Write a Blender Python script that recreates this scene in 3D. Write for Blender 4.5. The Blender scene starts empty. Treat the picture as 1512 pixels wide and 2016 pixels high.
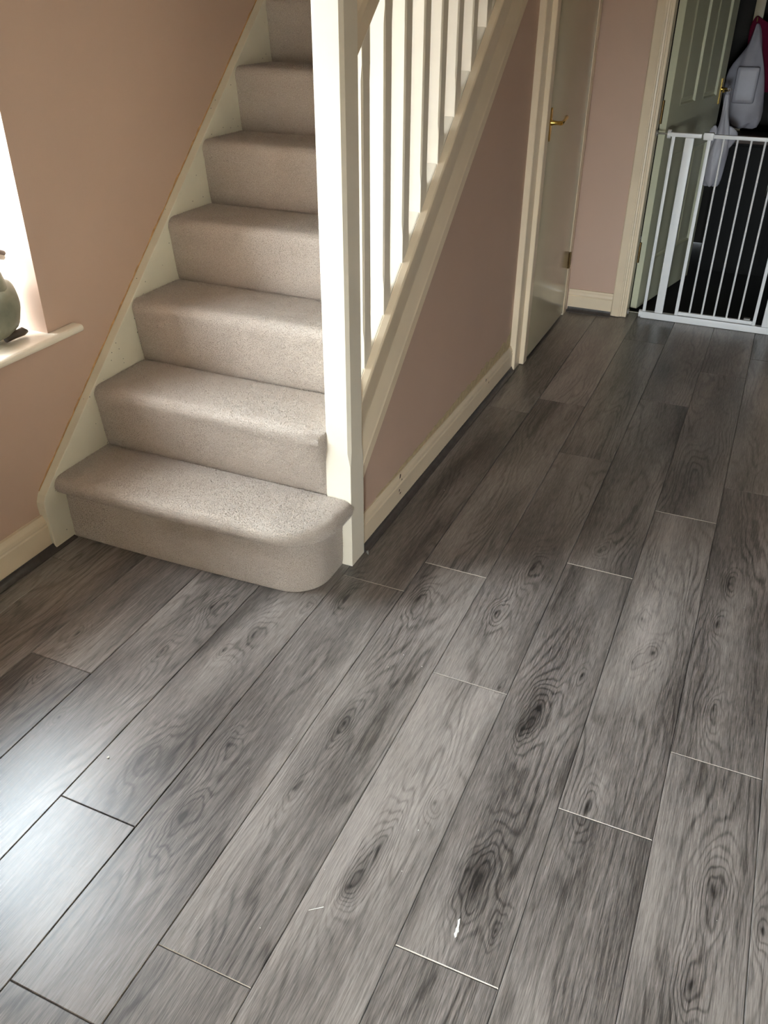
import bpy, bmesh, math, random
import numpy as np
from mathutils import Vector, Matrix

random.seed(7)
rng = np.random.default_rng(7)
SC = bpy.context.scene
COL = SC.collection

# ------------------------------------------------------------------ camera
F_PX, W_PX = 1660.963, 1512
pitch, yaw, roll = math.radians(31.9129), math.radians(23.7989), math.radians(0.2842)
CAM = Vector((0.0, 0.0, 1.44305))
fwd = Vector((-math.sin(yaw) * math.cos(pitch), math.cos(yaw) * math.cos(pitch), -math.sin(pitch)))
right = Vector((math.cos(yaw), math.sin(yaw), 0))
up = right.cross(fwd)
r2 = math.cos(roll) * right + math.sin(roll) * up
u2 = -math.sin(roll) * right + math.cos(roll) * up
cd = bpy.data.cameras.new('camera')
cam = bpy.data.objects.new('camera', cd)
COL.objects.link(cam)
cd.sensor_fit = 'HORIZONTAL'
cd.sensor_width = 36
cd.lens = 36 * F_PX / W_PX
cd.clip_start = 0.05
m = Matrix((r2, u2, -fwd)).transposed().to_4x4()
m.translation = CAM
cam.matrix_world = m
SC.camera = cam

# ------------------------------------------------------------------ light and exposure
SC.view_settings.view_transform = 'Standard'
SC.view_settings.look = 'None'
SC.view_settings.gamma = 1
SC.view_settings.use_curve_mapping = False
SC.view_settings.exposure = 0.05
SKY = 98.0
wd = bpy.data.worlds.new('overcast_sky')
SC.world = wd
wd.use_nodes = True
bgn = wd.node_tree.nodes['Background']
bgn.inputs[0].default_value = (0.84, 0.94, 1.0, 1)
bgn.inputs[1].default_value = SKY


def portal(name, loc, rot, sx, sy):
    ld = bpy.data.lights.new(name, 'AREA')
    ld.shape = 'RECTANGLE'
    ld.size, ld.size_y = sx, sy
    ld.cycles.is_portal = True
    o = bpy.data.objects.new(name, ld)
    o.location = loc
    o.rotation_euler = rot
    COL.objects.link(o)
    return o


WY0, WY1, WZ0, WZ1 = 0.90, 1.69, 0.60, 1.90          # opening of the side window
portal('window_portal', (-2.18, (WY0 + WY1) / 2, (WZ0 + WZ1) / 2), (0, -math.pi / 2, 0), WZ1 - WZ0, WY1 - WY0)
DX0, DX1, DZ1 = -0.20, 0.40, 1.10
DZG = 0.12                                            # bottom of its glass                     # glazed panel added behind the viewer to light the far end
FRONT, ADDED_PORCH = -0.35, -1.30
portal('front_portal', ((DX0 + DX1) / 2, ADDED_PORCH - 0.16, (DZ1 + DZG) / 2), (math.pi / 2, 0, 0), DX1 - DX0, DZ1 - DZG)


# ------------------------------------------------------------------ materials
def srgb(r, g, b):
    def f(c):
        c /= 255
        return c / 12.92 if c <= 0.04045 else ((c + 0.055) / 1.055) ** 2.4
    return (f(r), f(g), f(b), 1)


class NT:
    def __init__(self, name):
        self.m = bpy.data.materials.new(name)
        self.m.use_nodes = True
        self.t = self.m.node_tree
        self.p = self.t.nodes['Principled BSDF']

    def n(self, typ, **kw):
        nd = self.t.nodes.new(typ)
        for k, v in kw.items():
            setattr(nd, k, v)
        return nd

    def l(self, a, b):
        self.t.links.new(a, b)

    def math(self, op, a, b=None, c=None, clamp=False):
        nd = self.n('ShaderNodeMath', operation=op, use_clamp=clamp)
        for i, v in enumerate((a, b, c)):
            if v is None:
                continue
            if isinstance(v, (int, float)):
                nd.inputs[i].default_value = v
            else:
                self.l(v, nd.inputs[i])
        return nd.outputs[0]

    def vmath(self, op, a, b=None, c=None, out=0):
        nd = self.n('ShaderNodeVectorMath', operation=op)
        for i, v in enumerate((a, b, c)):
            if v is None:
                continue
            if isinstance(v, (tuple, list)):
                nd.inputs[i].default_value = v
            else:
                self.l(v, nd.inputs[i])
        return nd.outputs[out]

    def noise(self, vec, scale=1.0, detail=2.0, rough=0.5):
        nd = self.n('ShaderNodeTexNoise')
        nd.inputs['Scale'].default_value = scale
        nd.inputs['Detail'].default_value = detail
        nd.inputs['Roughness'].default_value = rough
        if vec is not None:
            self.l(vec, nd.inputs['Vector'])
        return nd.outputs['Fac']

    def ramp(self, fac, stops):
        nd = self.n('ShaderNodeValToRGB')
        cr = nd.color_ramp
        while len(cr.elements) < len(stops):
            cr.elements.new(0.5)
        for e, (p, c) in zip(cr.elements, stops):
            e.position = p
            e.color = c
        self.l(fac, nd.inputs[0])
        return nd.outputs[0]

    def bump(self, h, strength=0.2, dist=0.002):
        nd = self.n('ShaderNodeBump')
        nd.inputs['Strength'].default_value = strength
        nd.inputs['Distance'].default_value = dist
        self.l(h, nd.inputs['Height'])
        self.l(nd.outputs[0], self.p.inputs['Normal'])
        return nd


def mul(c, k):
    return (c[0] * k, c[1] * k, c[2] * k, 1)


def paint(name, col, rough=0.5, var=0.06, scale=6, bump=0.05, bscale=220, specks=False, spec=0.5):
    a = NT(name)
    pos = a.n('ShaderNodeNewGeometry').outputs['Position']
    f = a.noise(pos, scale, 3)
    c = a.ramp(f, [(0.3, mul(col, 1 - var)), (0.7, mul(col, 1 + var))])
    if specks:
        v = a.n('ShaderNodeTexVoronoi')
        v.inputs['Scale'].default_value = 42
        a.l(pos, v.inputs['Vector'])
        k = a.math('LESS_THAN', v.outputs['Distance'], 0.075)
        sel = a.math('GREATER_THAN', a.n('ShaderNodeSeparateColor').outputs[0], 0.62)
        a.l(v.outputs['Color'], sel.node.inputs[0].links[0].from_node.inputs[0])
        k = a.math('MULTIPLY', k, sel)
        mx = a.n('ShaderNodeMix', data_type='RGBA')
        a.l(k, mx.inputs[0])
        a.l(c, mx.inputs[6])
        mx.inputs[7].default_value = mul(col, 0.22)
        c = mx.outputs[2]
    a.l(c, a.p.inputs['Base Color'])
    a.p.inputs['Roughness'].default_value = rough
    a.p.inputs['Specular IOR Level'].default_value = spec
    if bump:
        a.bump(a.noise(pos, bscale, 3), bump, 0.001)
    return a.m


def metal(name, col, rough=0.25):
    a = NT(name)
    pos = a.n('ShaderNodeNewGeometry').outputs['Position']
    f = a.noise(pos, 60, 2)
    a.l(a.ramp(f, [(0.3, mul(col, 0.85)), (0.7, col)]), a.p.inputs['Base Color'])
    a.p.inputs['Metallic'].default_value = 1
    a.p.inputs['Roughness'].default_value = rough
    return a.m


M = {}
M['pink'] = paint('pink_wall_paint', srgb(203, 173, 153), 0.6, 0.025, 3, 0.06, 300)
M['beige'] = paint('beige_wall_paint', srgb(140, 124, 108), 0.7, 0.03, 3)
M['offwhite'] = paint('off_white_wall_paint', srgb(232, 222, 206), 0.7, 0.03, 3)
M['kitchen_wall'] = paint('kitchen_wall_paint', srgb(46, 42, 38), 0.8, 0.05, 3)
M['cream'] = paint('cream_gloss_paint', srgb(239, 220, 191), 0.32, 0.035, 9, 0.04, 120)
M['string'] = paint('speckled_cream_paint', srgb(240, 233, 212), 0.4, 0.03, 9, 0.05, 120, specks=True)
M['white'] = paint('white_gloss_paint', srgb(246, 236, 217), 0.3, 0.02, 9, 0.03, 120)
M['door'] = paint('door_paint', srgb(200, 188, 158), 0.16, 0.03, 2, 0.012, 160)
M['green_door'] = paint('kitchen_door_paint', srgb(214, 214, 186), 0.45, 0.04, 4, 0.05, 90)
M['ceiling'] = paint('ceiling_paint', srgb(235, 232, 225), 0.8, 0.02, 4)
M['gate'] = paint('gate_enamel', srgb(240, 240, 240), 0.35, 0.02, 12, 0.02)
M['ochre'] = paint('old_paint_edge', srgb(190, 148, 100), 0.7, 0.25, 40, 0.2, 200)
M['plaster'] = paint('scraped_plaster', srgb(196, 176, 138), 0.8, 0.18, 45, 0.3, 150)
M['chip'] = paint('chipped_wood', srgb(70, 45, 28), 0.8, 0.3, 60)
M['bead'] = paint('grey_bead', srgb(76, 70, 67), 0.35, 0.25, 30, 0.05)
M['core'] = paint('pale_board_end', srgb(196, 187, 174), 0.6, 0.1, 60)  # pale tone for the end bevels of some boards
M['sub'] = paint('dark_screed', srgb(20, 18, 17), 0.9, 0.1)
M['upvc'] = paint('white_upvc', srgb(244, 244, 242), 0.3, 0.01)
M['brass'] = metal('brass', srgb(214, 178, 92), 0.22)
M['dull_brass'] = metal('tarnished_brass', srgb(120, 96, 60), 0.4)
M['chrome'] = metal('chrome', srgb(225, 225, 228), 0.12)
M['steel'] = metal('zinc_steel', srgb(165, 160, 150), 0.3)
M['bag_white'] = paint('white_polythene', srgb(186, 184, 194), 0.4, 0.06, 14, 0.7, 26)
M['bag_pink'] = paint('burgundy_polythene', srgb(98, 18, 46), 0.75, 0.15, 14, 0.4, 26, spec=0.12)
M['dark_wood'] = paint('dark_brown_wood', srgb(74, 56, 44), 0.5, 0.2, 20)
M['black'] = paint('black_matt', srgb(10, 9, 9), 0.8, 0.2, 10)
M['duck'] = paint('grey_green_glaze', srgb(128, 130, 112), 0.45, 0.18, 26, 0.3, 60)
M['duck_dark'] = paint('brown_glaze', srgb(72, 62, 50), 0.45, 0.2, 26)
M['duck_pale'] = paint('pale_beak_glaze', srgb(176, 172, 160), 0.4, 0.1, 30)
M['grass'] = paint('pale_paving', srgb(150, 138, 124), 0.9, 0.3, 3)
M['paper'] = paint('white_paper', srgb(240, 238, 230), 0.7, 0.05, 60)
M['seal'] = paint('grey_plastic', srgb(140, 136, 130), 0.4, 0.1, 60)


def glass(name, tint=(1, 1, 1, 1)):
    a = NT(name)
    t = a.t
    tr = a.n('ShaderNodeBsdfTransparent')
    tr.inputs[0].default_value = tint
    gl = a.n('ShaderNodeBsdfGlossy')
    gl.inputs['Roughness'].default_value = 0.03
    lw = a.n('ShaderNodeLayerWeight')
    lw.inputs['Blend'].default_value = 0.5
    fr = a.math('MULTIPLY_ADD', a.math('POWER', lw.outputs['Facing'], 5.0), 0.75, 0.03, clamp=True)
    mx = a.n('ShaderNodeMixShader')
    a.l(fr, mx.inputs[0])
    a.l(tr.outputs[0], mx.inputs[1])
    a.l(gl.outputs[0], mx.inputs[2])
    a.l(mx.outputs[0], t.nodes['Material Output'].inputs['Surface'])
    return a.m


M['glass'] = glass('window_glass')
M['dimming_glass'] = glass('light_dimming_glass', (.64, .645, .65, 1))  # tint added to weaken the side window against the front panel


def carpet_mat():
    a = NT('beige_carpet')
    pos = a.n('ShaderNodeNewGeometry').outputs['Position']
    f = a.noise(pos, 430, 3, 0.7)
    g = a.noise(pos, 9, 2)
    s = a.math('ADD', a.math('MULTIPLY', f, 0.85), a.math('MULTIPLY', g, 0.15))
    c = a.ramp(s, [(0.30, srgb(156, 142, 130)), (0.5, srgb(188, 176, 164)), (0.72, srgb(213, 203, 192))])
    a.l(c, a.p.inputs['Base Color'])
    a.p.inputs['Roughness'].default_value = 1
    a.p.inputs['Specular IOR Level'].default_value = 0.1
    a.p.inputs['Sheen Weight'].default_value = 0.15
    a.bump(a.noise(pos, 420, 2), 0.6, 0.003)
    return a.m


M['carpet'] = carpet_mat()

# knots seen in the boards: x, y on the floor, size
KNOTS = [(-1.177, 1.277, .7), (-1.424, 1.231, .6), (-1.398, 1.095, .6), (-1.259, .986, .4), (-1.0, .961, 1.1), (-.851, 1.068, .7),
         (-.836, .865, 1.1), (-.65, 1.234, 1.1), (-.66, 1.033, .8), (-.438, .965, 1.3), (-.454, .881, .6), (-.995, 1.429, 1.2),
         (-.93, 1.599, .6), (-1.164, 1.48, .9), (-1.037, 1.346, .5), (-.356, 1.508, .5), (-.248, 1.467, 1.2), (-.263, 1.385, .6),
         (-.181, 1.616, .4), (-.373, 1.112, .5), (-.08, 1.221, 1.1), (-.238, .978, 1.5), (.178, 1.147, 1.3), (-.07, 1.716, .7),
         (-.077, 1.911, .7), (.107, 1.978, .8), (.131, 1.628, .9), (-.175, .912, .4), (.165, .941, .9), (.264, 1.105, .7),
         (-.661, 1.736, 1.2), (-.854, 1.666, 1.1), (-.446, 1.769, .6), (-.412, 2.017, 1.1), (.119, 2.172, 1.1), (-.25, 2.194, .7),
         (-.034, 1.776, .8)]


def plank_mat():
    a = NT('grey_oak_laminate')
    pos = a.n('ShaderNodeNewGeometry').outputs['Position']
    rnd = a.n('ShaderNodeObjectInfo').outputs['Random']
    off = a.n('ShaderNodeCombineXYZ')
    for i, k in enumerate((37.0, 91.0, 53.0)):
        a.l(a.math('MULTIPLY', rnd, k), off.inputs[i])
    q = a.vmath('ADD', pos, off.outputs[0])

    def st(sx, sy, detail, rough=0.5):
        return a.noise(a.vmath('MULTIPLY', q, (sx, sy, 1)), 1.0, detail, rough)
    wv = a.n('ShaderNodeTexNoise')
    wv.inputs['Scale'].default_value = 1.0
    wv.inputs['Detail'].default_value = 2.0
    a.l(a.vmath('MULTIPLY', pos, (24, 8, 1)), wv.inputs['Vector'])
    kpos = a.vmath('MULTIPLY_ADD', a.vmath('SUBTRACT', wv.outputs['Color'], (.5, .5, .5)), (.030, .085, 0), pos)
    G = core = None
    for (kx, ky, s) in KNOTS:
        ix, iy = 1 / (0.023 * s + 0.007), 1 / (0.078 * s + 0.010)
        d = a.vmath('MULTIPLY_ADD', kpos, (ix, iy, 0), (-kx * ix, -ky * iy, 0))
        d2 = a.vmath('DOT_PRODUCT', d, d, out=1)
        g = a.math('POWER', 0.36788, d2)
        G = a.math('MULTIPLY', g, 0.5 + 0.5 * s) if G is None else a.math('MULTIPLY_ADD', g, 0.5 + 0.5 * s, G)
        c8 = a.math('POWER', g, 60.0)
        core = c8 if core is None else a.math('ADD', core, c8)
    sx = a.n('ShaderNodeSeparateXYZ')
    a.l(q, sx.inputs[0])
    warp = st(7, 1.1, 2.0)
    wob = st(42, 7, 2.0)
    f = a.math('MULTIPLY', sx.outputs[0], 38.0)
    f = a.math('MULTIPLY_ADD', warp, 17.0, f)
    f = a.math('MULTIPLY_ADD', wob, 0.8, f)
    f = a.math('MULTIPLY_ADD', G, 4.4, f)
    ring = a.math('MULTIPLY_ADD', a.math('SINE', a.math('MULTIPLY', f, 6.2832)), 0.5, 0.5)
    ring = a.math('POWER', ring, 3.6)
    zone = a.math('MULTIPLY_ADD', st(9, 1.6, 1.0), 3.4, -1.25, clamp=True)     # where the figure shows
    zone = a.math('MAXIMUM', zone, a.math('MULTIPLY', G, 1.1), clamp=True)
    fibre = st(560, 20, 3.0, 0.7)
    fib2 = st(110, 4.5, 2.0)
    blotch = st(9, 1.7, 1.0)
    pore = st(700, 26, 1.0)
    v = a.math('MULTIPLY_ADD', blotch, 0.85, 0.10)
    v = a.math('MULTIPLY_ADD', a.math('SUBTRACT', fibre, 0.5), 0.95, v)
    v = a.math('MULTIPLY_ADD', a.math('SUBTRACT', fib2, 0.5), 0.26, v)
    v = a.math('MULTIPLY_ADD', a.math('MULTIPLY', ring, zone), -0.21, v)
    v = a.math('MULTIPLY_ADD', a.math('MULTIPLY', G, a.math('SUBTRACT', 1.0, G)), 0.30, a.math('MULTIPLY_ADD', G, -0.12, v))
    v = a.math('MULTIPLY_ADD', core, -0.36, v)
    v = a.math('MULTIPLY_ADD', a.math('SUBTRACT', rnd, 0.5), 0.15, v)
    v = a.math('MULTIPLY_ADD', a.math('LESS_THAN', pore, 0.36), -0.09, v)
    v = a.math('MULTIPLY_ADD', a.math('GREATER_THAN', st(620, 15, 1.0), 0.67), 0.085, v)
    c = a.ramp(v, [(0.0, srgb(36, 33, 31)), (0.25, srgb(76, 71, 67)), (0.5, srgb(121, 114, 109)), (0.95, srgb(178, 169, 163))])
    a.l(c, a.p.inputs['Base Color'])
    a.l(a.math('MULTIPLY_ADD', fibre, 0.14, 0.27), a.p.inputs['Roughness'])
    a.p.inputs['Specular IOR Level'].default_value = 0.75
    a.bump(fibre, 0.10, 0.0006)
    return a.m


M['plank'] = plank_mat()


# ------------------------------------------------------------------ helpers
def obj_from(name, verts, faces, mats, parent=None, smooth=False, mat_ids=None):
    me = bpy.data.meshes.new(name)
    me.from_pydata([tuple(v) for v in verts], [], faces)
    if not isinstance(mats, (list, tuple)):
        mats = [mats]
    for mt in mats:
        me.materials.append(mt)
    if mat_ids is not None:
        me.polygons.foreach_set('material_index', mat_ids)
    if smooth:
        me.polygons.foreach_set('use_smooth', [True] * len(me.polygons))
    me.update()
    return link(name, me, parent)


def link(name, me, parent=None, loc=None):
    o = bpy.data.objects.new(name, me)
    COL.objects.link(o)
    if loc is not None:
        o.location = loc
    if parent is not None:
        o.parent = parent
        w = WORLD.get(parent.name)
        if w is not None and loc is None:
            o.matrix_parent_inverse = w.inverted()
    return o


WORLD = {}


def from_bm(name, bm, mat, parent=None, smooth=False):
    bmesh.ops.recalc_face_normals(bm, faces=bm.faces)
    me = bpy.data.meshes.new(name)
    bm.to_mesh(me)
    bm.free()
    for mt in (mat if isinstance(mat, (list, tuple)) else [mat]):
        me.materials.append(mt)
    if smooth:
        me.polygons.foreach_set('use_smooth', [True] * len(me.polygons))
        try:
            me.set_sharp_from_angle(angle=math.radians(40))
        except Exception:
            pass
    return link(name, me, parent)


def add_box(bm, x0, x1, y0, y1, z0, z1, bev=0.0, seg=2):
    vs = [bm.verts.new((x, y, z)) for x in (x0, x1) for y in (y0, y1) for z in (z0, z1)]
    fs = [bm.faces.new([vs[i] for i in f]) for f in
          ((0, 1, 3, 2), (4, 6, 7, 5), (0, 4, 5, 1), (2, 3, 7, 6), (0, 2, 6, 4), (1, 5, 7, 3))]
    bmesh.ops.recalc_face_normals(bm, faces=fs)
    if bev:
        es = list({e for f in fs for e in f.edges})
        bmesh.ops.bevel(bm, geom=es, offset=bev, segments=seg, profile=0.7, affect='EDGES')


def box(name, b, mat, parent=None, bev=0.0, smooth=None):
    bm = bmesh.new()
    add_box(bm, *b, bev=bev)
    return from_bm(name, bm, mat, parent, smooth=bool(bev) if smooth is None else smooth)


def boxes(name, bs, mat, parent=None, bev=0.0):
    bm = bmesh.new()
    for b in bs:
        add_box(bm, *b, bev=bev)
    return from_bm(name, bm, mat, parent, smooth=bool(bev))


def extrude(name, prof, place, mat, parent=None, smooth=False):
    """prof: closed 2D polygon; place: list of functions (a,b)->xyz, one per station"""
    n = len(prof)
    verts, faces = [], []
    for p in place:
        verts += [p(a, b) for a, b in prof]
    for s in range(len(place) - 1):
        for i in range(n):
            j = (i + 1) % n
            faces.append((s * n + i, s * n + j, (s + 1) * n + j, (s + 1) * n + i))
    faces.append(tuple(range(n)))
    faces.append(tuple(range((len(place) - 1) * n, len(place) * n)))
    bm = bmesh.new()
    bv = [bm.verts.new(v) for v in verts]
    for f in faces:
        bm.faces.new([bv[i] for i in f])
    return from_bm(name, bm, mat, parent, smooth=smooth)


def tube(bm, pts, rad, seg=10, caps=True):
    pts = [Vector(p) for p in pts]
    rings = []
    for i, p in enumerate(pts):
        t = (pts[min(i + 1, len(pts) - 1)] - pts[max(i - 1, 0)]).normalized()
        a = t.orthogonal().normalized() if i == 0 else (rings_a - t * rings_a.dot(t)).normalized()
        rings_a = a
        b = t.cross(a)
        r = rad[i] if isinstance(rad, (list, tuple)) else rad
        rings.append([bm.verts.new(p + r * (math.cos(2 * math.pi * k / seg) * a + math.sin(2 * math.pi * k / seg) * b)) for k in range(seg)])
    for i in range(len(rings) - 1):
        for k in range(seg):
            j = (k + 1) % seg
            bm.faces.new((rings[i][k], rings[i][j], rings[i + 1][j], rings[i + 1][k]))
    if caps:
        bm.faces.new(list(reversed(rings[0])))
        bm.faces.new(rings[-1])


def tubes(name, paths, rad, mat, parent=None, seg=10):
    bm = bmesh.new()
    for p in paths:
        tube(bm, p, rad, seg)
    return from_bm(name, bm, mat, parent, smooth=True)


def tag(o, label=None, cat=None, group=None, kind=None):
    if label:
        o['label'] = label
    if cat:
        o['category'] = cat
    if group:
        o['group'] = group
    if kind:
        o['kind'] = kind
    return o


def thing(name, loc, label, cat, group=None, kind=None, rz=0.0):
    o = bpy.data.objects.new(name, None)
    COL.objects.link(o)
    o.empty_display_size = 0.1
    o.location = loc
    o.rotation_euler = (0, 0, rz)
    WORLD[o.name] = Matrix.Translation(Vector(loc)) @ Matrix.Rotation(rz, 4, 'Z')
    return tag(o, label, cat, group, kind)


def own_frame(o):
    """children of o are modelled in its own coordinates"""
    WORLD.pop(o.name, None)
    return o


# ------------------------------------------------------------------ large structure
XL, XS, YB, XR = -1.775, -0.918, 4.375, 2.10      # left wall, stair-side wall, back wall, right wall
ZC = 2.4


def slope(y):
    return 0.873 * (y - 2.2) + 0.78


sub = box('floor', (XL - 0.3, XR + 0.2, FRONT - 0.3, 6.4, -0.15, -0.0085), M['sub'])
tag(sub, 'dark grey oak-look laminate floor of long boards', 'floor', kind='structure')

JO = {-2: .2, -1: .62, 0: 1.133, 1: .50, 2: .813, 3: .475, 4: .63, 5: .20, 6: .80, 7: 1.208, 8: 1.46, 9: .35, 10: 1.0, 11: .1, 12: .7, 13: .3, 14: 1.1, 15: .5, 16: .2, 17: .9, 18: .6}
WHITE_END = [(5, 1.485, .0009), (6, .80, .0019), (4, .63, .0013), (7, 1.208, .0012), (8, 1.46, .0007), (4, 1.913, .0012), (6, 2.083, .0009), (7, 2.491, .0006), (3, 1.758, .0006)]
PL = 1.283
plank_cache = {}


def plank_mesh(w, L, e0, e1):
    key = (round(w, 3), round(L, 3), e0, e1)
    if key in plank_cache:
        return plank_cache[key]
    b, g, d = 0.0015, 0.0005, 0.008
    X0, X1, Y0, Y1 = g, w - g, g, L - g
    eb0, eb1 = e0 or b, e1 or b
    v = [(X0 + b, Y0 + eb0, 0), (X1 - b, Y0 + eb0, 0), (X1 - b, Y1 - eb1, 0), (X0 + b, Y1 - eb1, 0),
         (X0, Y0, -b), (X1, Y0, -b), (X1, Y1, -b), (X0, Y1, -b),
         (X0, Y0, -d), (X1, Y0, -d), (X1, Y1, -d), (X0, Y1, -d)]
    f = [(0, 1, 2, 3), (4, 5, 1, 0), (5, 6, 2, 1), (6, 7, 3, 2), (7, 4, 0, 3), (8, 9, 5, 4), (9, 10, 6, 5), (10, 11, 7, 6), (11, 8, 4, 7)]
    me = bpy.data.meshes.new('plank')
    me.from_pydata(v, [], f)
    me.materials.append(M['plank'])
    me.materials.append(M['core'])
    ids = [0] * 9
    if e0:
        ids[1] = 1
    if e1:
        ids[3] = 1
    me.polygons.foreach_set('material_index', ids)
    me.update()
    plank_cache[key] = me
    return me


for k in range(-2, 19):
    x0, x1 = -1.480 + 0.192 * k, -1.480 + 0.192 * (k + 1)
    x0, x1 = max(x0, -1.757), min(x1, XR - 0.01)
    yend = 1.63 if x1 < -1.09 else (1.885 if x1 < -0.9 else 4.47)  # boards stop at the doorway; near-black base stands in for shade beyond
    y = JO[k] - 3 * PL
    while y < yend:
        a, b = max(y, FRONT + 0.02), min(y + PL, yend)
        if b - a > 0.02:
            e0 = next((w for kk, yy, w in WHITE_END if kk == k and abs(yy - a) < 0.03), 0)
            e1 = 0
            link('plank', plank_mesh(x1 - x0, b - a, e0, e1), sub, (x0, a, 0))
        y += PL

# left wall with the window opening
WT = 0.42
tag(boxes('wall_left', [(XL - WT, XL, FRONT, WY0, 0, 4.9), (XL - WT, XL, WY1, 6.2, 0, 4.9),
                        (XL - WT, XL, WY0, WY1, 0, WZ0 - 0.012), (XL - WT, XL, WY0, WY1, WZ1, 4.9)], M['pink']),
    'pink plaster wall rising beside the stairs with the window in it', 'wall', kind='structure')
# stair-side wall: a triangle under the string, full height beyond it
pts = [(1.89, 0.0), (YB + 0.01, 0.0), (YB + 0.01, ZC + .1), (3.345, ZC + .1), (3.345, slope(3.345) - 0.2), (1.89, slope(1.89) - 0.2)]
tag(extrude('wall_stairs', pts, [lambda a, b: (XS - 0.045, a, b), lambda a, b: (XS, a, b)], M['pink']),
    'pink plaster wall under the sloping stair string', 'wall', kind='structure')
KX0, KX1, KZ1 = -0.60, 0.23, 2.03
tag(boxes('wall_back', [(XS, KX0, YB, 4.50, 0, ZC), (KX1, XR, YB, 4.50, 0, ZC), (KX0, KX1, YB, 4.50, KZ1, ZC)], M['pink']),
    'pale pink end wall around the gated doorway', 'wall', kind='structure')
tag(box('wall_right', (XR, XR + 0.1, FRONT, 6.2, 0, ZC), M['beige']), 'beige hall wall opposite the stairs', 'wall', kind='structure')
tag(boxes('wall_front', [(XL, DX0, FRONT - 0.12, FRONT, 0, ZC), (DX1, XR, FRONT - 0.12, FRONT, 0, ZC), (DX0, DX1, FRONT - 0.12, FRONT, DZ1, ZC)], M['offwhite']),  # unseen wall set close, screening the stairs from the added panel
    'off-white wall behind the viewer, its opening shaped to steer the added light', 'wall', kind='structure')
tag(boxes('added_light_porch', [(DX0 - .1, DX0, ADDED_PORCH - .12, FRONT - 0.12, 0, ZC), (DX1, DX1 + .1, ADDED_PORCH - .12, FRONT - 0.12, 0, ZC), (DX0, DX1, ADDED_PORCH - .12, FRONT - .12, DZ1, ZC),  # porch added out of view; its sides narrow the front light
                         (DX0, DX1, ADDED_PORCH - .12, FRONT - .12, -.1, -.002)], M['offwhite']),
    'narrow off-white porch added out of view to steer the front light', 'wall', kind='structure')
tag(boxes('ceiling', [(XS - 0.045, XR, FRONT, 6.2, ZC, ZC + 0.12), (XL, XS - 0.045, FRONT, 2.1, ZC, ZC + 0.12)], M['ceiling']),
    'white hall ceiling open above the stairs', 'ceiling', kind='structure')
tag(boxes('wall_landing', [(XS - 0.045, XS, 2.1, 6.2, ZC + .12, 4.9), (XL, XS - 0.045, 2.0, 2.1, ZC + .12, 4.9), (XL, XS - .045, 6.1, 6.2, 0, 4.9),
                           (XL - .2, XS + .1, 2.0, 6.2, 4.9, 5.0)], M['pink']),
    'pink walls of the stairwell above', 'wall', kind='structure')
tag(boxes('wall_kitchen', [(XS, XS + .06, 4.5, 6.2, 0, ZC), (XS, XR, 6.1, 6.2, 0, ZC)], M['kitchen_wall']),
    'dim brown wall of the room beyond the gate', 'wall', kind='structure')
lawn = box('ground', (-14, 14, -14, 10, -0.45, -0.3), M['grass'])
tag(lawn, 'pale paving outside the window', 'ground', kind='structure')

# ---- side window
w1 = thing('window_1', (-2.12, (WY0 + WY1) / 2, WZ0), 'bright white-framed window in the left wall above the sill', 'window', kind='structure')
fx0, fx1 = -2.16, -2.09
bm = bmesh.new()
for b in ((fx0, fx1, WY0, WY1, WZ0 + .02, WZ0 + .08), (fx0, fx1, WY0, WY1, WZ1 - .06, WZ1), (fx0, fx1, WY0, WY0 + .06, WZ0 + .08, WZ1 - .06),
          (fx0, fx1, WY1 - .06, WY1, WZ0 + .08, WZ1 - .06), (fx0, fx1, WY0 + .06, WY1 - .06, 1.46, 1.52)):
    add_box(bm, *b, bev=0.006)
from_bm('window_frame', bm, M['upvc'], w1, True)
box('pane', (-2.128, -2.122, WY0 + .06, WY1 - .06, WZ0 + .08, 1.46), M['dimming_glass'], w1)
box('pane', (-2.128, -2.122, WY0 + .06, WY1 - .06, 1.52, WZ1 - .06), M['dimming_glass'], w1)
sill = [(-1.96, .592), (-1.96, .616)]
for i in range(9):
    t = math.pi / 2 - math.pi * i / 8
    sill.append((-1.748 + .011 * math.cos(t), .606 + .011 * math.sin(t)))
sill.append((-1.774, .592))
hz = [(-1.774, .594)] + [(-1.748 + .011 * math.cos(math.pi / 2 - math.pi * i / 8), .606 + .011 * math.sin(math.pi / 2 - math.pi * i / 8)) for i in range(9)][::-1] + [(-1.774, .617)]
bm = bmesh.new()
ring = [(-2.085, .594), (-1.774, .594)] + hz[1:-1] + [(-1.774, .617), (-2.085, .617)]
for ys in ((WY0 - .09, WY0), (WY0, WY1), (WY1, WY1 + .10)):
    rr = ring if ys[0] == WY0 else hz
    va = [bm.verts.new((a, ys[0], b)) for a, b in rr]
    vb = [bm.verts.new((a, ys[1], b)) for a, b in rr]
    n = len(rr)
    for i in range(n):
        bm.faces.new((va[i], va[(i + 1) % n], vb[(i + 1) % n], vb[i]))
    bm.faces.new(va)
    bm.faces.new(vb)
from_bm('window_sill', bm, M['white'], w1)

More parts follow.
